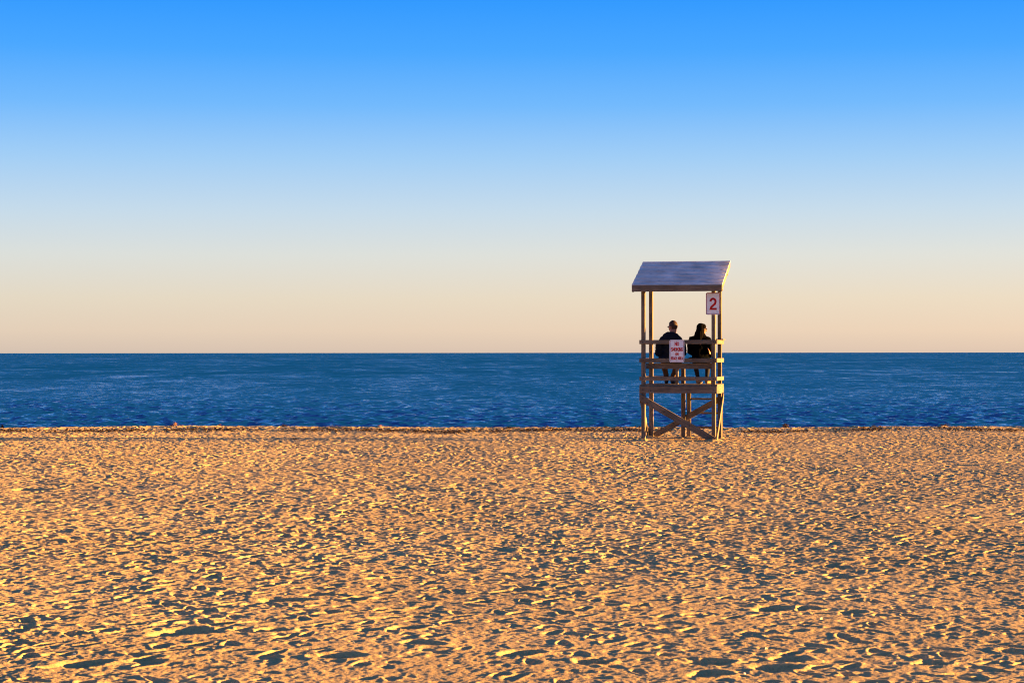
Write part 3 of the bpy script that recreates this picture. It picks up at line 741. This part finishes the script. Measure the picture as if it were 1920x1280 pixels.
clump(1313, 826, .15, orange[1], 'tan seaweed clump under the stand beside the foot of its brace', .8)
for k in range(30):
    px = random.uniform(10, 1910); y0 = 807 + random.gauss(0, 3.2)
    clump(px, max(802, y0), random.uniform(.06, .15), random.choice(dark + dark + orange), 'small tangled brown seaweed clump in the dark wrack line below the crest', random.uniform(.5, 1.0))
# everything too fine to count
bm = bmesh.new()
dw = lambda x: .55 + .6 * math.sin(x * .9 + 1) * math.sin(x * .37) + .35 * math.sin(x * 2.3)
for k in range(7000):
    x = random.uniform(-17, 17); cy = float(51.0)
    if random.random() > min(.50, max(.10, dw(x) - (.35 if x > 4 else -.05))): continue
    cy = float(crest_y(np.array([x]))[0])
    y = cy - 2.5 + random.gauss(0, .55) + .5 * math.sin(x * .8)
    if y > cy + .2: continue
    strip(bm, (x, y, ground(x, y) + random.uniform(.002, .02)), random.uniform(0, 6.28), random.uniform(.06, .22), random.uniform(.02, .055), random.uniform(-2, 2), random.uniform(.005, .035))
bmesh.ops.solidify(bm, geom=bm.faces[:], thickness=.003)
wr_ = bm_obj('seaweed_debris', bm, M['weed'])
tag(wr_, 'thin brown line of seaweed scraps left by the tide along the shore', 'seaweed', kind='stuff')

def shell_mesh():
    bm = bmesh.new(); n = 18; rings = 6; c = bm.verts.new((0, -.5, .02)); prev = None
    grid = []
    for i in range(1, rings + 1):
        row = []
        for j in range(n + 1):
            a = -PI * .42 + PI * .84 * j / n; r = i / rings
            rr = r * (1 + .03 * math.cos(j * PI))
            row.append(bm.verts.new((math.sin(a) * rr * .62, -.5 + math.cos(a) * rr, .34 * math.sin(min(1, r * 1.15) * PI * .62) * math.cos(a * .9) + .02 * math.cos(j * PI) * r - .02)))
        grid.append(row)
    for j in range(n): bm.faces.new((c, grid[0][j], grid[0][j + 1]))
    for i in range(rings - 1):
        for j in range(n): bm.faces.new((grid[i][j], grid[i + 1][j], grid[i + 1][j + 1], grid[i][j + 1]))
    bmesh.ops.solidify(bm, geom=bm.faces[:], thickness=.05)
    me = bpy.data.meshes.new('shell'); bm.to_mesh(me); bm.free(); me.materials.append(M['shell'])
    return me
shm = shell_mesh()
spots = [(79, 1010), (233, 1094), (314, 1094), (36, 1159), (100, 1193), (140, 1227), (182, 1110), (505, 1210), (663, 1208), (898, 1103), (595, 1098), (872, 1190), (487, 1087), (578, 1222),
         (1380, 850), (1437, 1217), (1474, 1223), (1540, 1160), (1727, 1099), (1609, 1061), (1766, 1172), (1576, 1265), (1325, 1092), (655, 998), (812, 1174), (1395, 1262)]
for k in range(46): spots.append((random.uniform(10, 1910), random.uniform(960, 1275)))
for k, (px, py) in enumerate(spots):
    x, y = at(px, py); o = bpy.data.objects.new('shell', shm); C.objects.link(o)
    s = (.016 if k < 26 else .008) * random.uniform(.8, 1.5); o.scale = (s, s, s); o.location = (x, y, ground(x, y) + .004); o.rotation_euler = (random.uniform(-.6, .9), random.uniform(-.5, .5), random.uniform(0, 6.28))
    tag(o, 'tiny pale shell lying on the trampled sand', 'shell', 'small shells scattered over the sand')
def leaf_mesh():
    bm = bmesh.new(); n = 10; L = []; Rr = []; Mi = []
    for i in range(n + 1):
        t = i / n; w = .34 * math.sin(PI * min(1, t * 1.02)) ** .8 * (1 if i % 2 else .8); z = .18 * math.sin(t * 3.0)
        Mi.append(bm.verts.new((0, t - .5, z))); L.append(bm.verts.new((-w, t - .5, z + w * .45))); Rr.append(bm.verts.new((w, t - .5, z + w * .3)))
    for i in range(n):
        bm.faces.new((L[i], Mi[i], Mi[i + 1], L[i + 1])); bm.faces.new((Mi[i], Rr[i], Rr[i + 1], Mi[i + 1]))
    bmesh.ops.remove_doubles(bm, verts=bm.verts, dist=1e-4)
    bmesh.ops.solidify(bm, geom=bm.faces[:], thickness=.02)
    me = bpy.data.meshes.new('dry_leaf'); bm.to_mesh(me); bm.free(); me.materials.append(M['leaf'])
    return me
lfm = leaf_mesh()
leaves = [(868, 1056, .034, 'rusty brown dry leaf on the sand in the lower middle of the beach'), (936, 1134, .022, 'small dark dry leaf on the sand a little below and right of the rusty leaf'),
          (1342, 1187, .03, 'orange dry leaf on the sand at the lower right, below the big paired hollow'), (145, 1026, .026, 'small orange dry leaf on the sand toward the left edge'),
          (748, 836, .07, 'yellow brown dry leaf on the far sand, topmost of three in the middle'), (779, 868, .06, 'dark dry leaf on the far sand, middle one of three in a slanting line'),
          (791, 888, .06, 'dark dry leaf on the far sand, lowest of three in a slanting line'), (1406, 1011, .03, 'little yellow leaf on the sand below and right of the stand')]
for (px, py, s, lb) in leaves:
    x, y = at(px, py); o = bpy.data.objects.new('dry_leaf', lfm); C.objects.link(o)
    o.scale = (s, s, s); o.location = (x, y, ground(x, y) + s * .3); o.rotation_euler = (.5, random.uniform(-.4, .4), random.uniform(0, 6.28))
    tag(o, lb, 'leaf', 'dry leaves on the sand')

# ------------------------------------------------------------------ sky, sun, camera
AZ, EL = math.radians(-2.5), math.radians(3.8)
w = bpy.data.worlds.new('World'); sc.world = w; w.use_nodes = True
nt = NT(w.node_tree); bg = w.node_tree.nodes['Background']
tc = nt.n('ShaderNodeTexCoord'); nn = nt.n('ShaderNodeVectorMath', operation='NORMALIZE'); nt.l(tc.outputs['Generated'], nn.inputs[0])
sp = nt.n('ShaderNodeSeparateXYZ'); nt.l(nn.outputs[0], sp.inputs[0])
mr = nt.n('ShaderNodeMapRange', inp={'From Min': 0.0, 'From Max': .70}); nt.l(sp.outputs['Z'], mr.inputs['Value'])
cr = nt.n('ShaderNodeValToRGB'); ramp = cr.color_ramp; ramp.interpolation = 'LINEAR'
stops = [(.0, srgb(222, 200, 182)), (.011, srgb(236, 213, 189)), (.027, srgb(235, 221, 199)), (.0485, srgb(224, 226, 221)), (.0698, srgb(200, 220, 236)), (.0963, srgb(161, 205, 246)),
         (.1225, srgb(112, 184, 253)), (.149, srgb(68, 165, 255)), (.174, srgb(40, 151, 255)), (.26, srgb(30, 132, 250)), (.42, srgb(58, 122, 208)), (.70, srgb(66, 96, 152))]
ramp.elements[0].position = 0; ramp.elements[0].color = stops[0][1]; ramp.elements[1].position = 1; ramp.elements[1].color = stops[-1][1]
for z, c in stops[1:-1]:
    e = ramp.elements.new(z / .70); e.color = c
nt.l(mr.outputs[0], cr.inputs['Fac'])
# a little greyer away from the sun and warmer towards it, low over the sea
mx = nt.n('ShaderNodeMapRange', inp={'From Min': -.26, 'From Max': .30}); nt.l(sp.outputs['X'], mx.inputs['Value'])
tint = nt.n('ShaderNodeMix', data_type='RGBA'); tint.inputs[6].default_value = (.91, .93, .96, 1); tint.inputs[7].default_value = (1.04, 1.0, .97, 1); nt.l(mx.outputs[0], tint.inputs[0])
lw = nt.n('ShaderNodeMapRange', inp={'From Min': .0, 'From Max': .10, 'To Min': 1.0, 'To Max': .12}); nt.l(sp.outputs['Z'], lw.inputs['Value'])
mu = nt.n('ShaderNodeMix', data_type='RGBA', blend_type='MULTIPLY'); nt.l(lw.outputs[0], mu.inputs[0]); nt.l(cr.outputs['Color'], mu.inputs[6]); nt.l(tint.outputs[2], mu.inputs[7])
K = nt.n('ShaderNodeVectorMath', operation='SCALE'); K.inputs['Scale'].default_value = 10.0 / E; nt.l(mu.outputs[2], K.inputs[0])
sky = nt.n('ShaderNodeTexSky'); sky.sky_type = 'NISHITA'; sky.sun_disc = False; sky.sun_elevation = EL; sky.sun_rotation = PI / 2 - AZ
sky.air_density = 1.0; sky.dust_density = .6; sky.ozone_density = 3.0
mz = nt.n('ShaderNodeMix', data_type='RGBA'); mz.inputs[0].default_value = .03
nt.l(K.outputs[0], mz.inputs[6]); nt.l(sky.outputs[0], mz.inputs[7]); nt.l(mz.outputs[2], bg.inputs['Color'])
bg.inputs['Strength'].default_value = .1

sun = bpy.data.lights.new('sun', 'SUN'); sun.energy = 5.0; sun.angle = math.radians(.55); sun.color = (1.0, .515, .135)
so = bpy.data.objects.new('sun', sun); C.objects.link(so)
d = Vector((math.cos(AZ) * math.cos(EL), math.sin(AZ) * math.cos(EL), math.sin(EL)))
so.rotation_euler = d.to_track_quat('Z', 'Y').to_euler(); so.location = (30, 30, 30)

cam = bpy.data.cameras.new('camera'); co = bpy.data.objects.new('camera', cam); C.objects.link(co)
cam.lens = 70; cam.sensor_width = 36; cam.clip_start = .1; cam.clip_end = 60000
cam.dof.use_dof = True; cam.dof.focus_distance = 43.5; cam.dof.aperture_fstop = 13
co.location = (0, 0, H)
co.rotation_euler = (Matrix.Rotation(PI / 2 + math.atan2(21, F), 3, 'X') @ Matrix.Rotation(math.radians(-.045), 3, 'Z')).to_euler()
sc.camera = co
sc.view_settings.view_transform = 'Standard'; sc.view_settings.look = 'None'; sc.view_settings.gamma = 1; sc.view_settings.exposure = EXPO
sc.view_settings.use_curve_mapping = False
sc.render.resolution_x = 1024; sc.render.resolution_y = 682
sc.cycles.max_bounces = 6
sc.cycles.diffuse_bounces = 2
sc.cycles.filter_width = 1.05
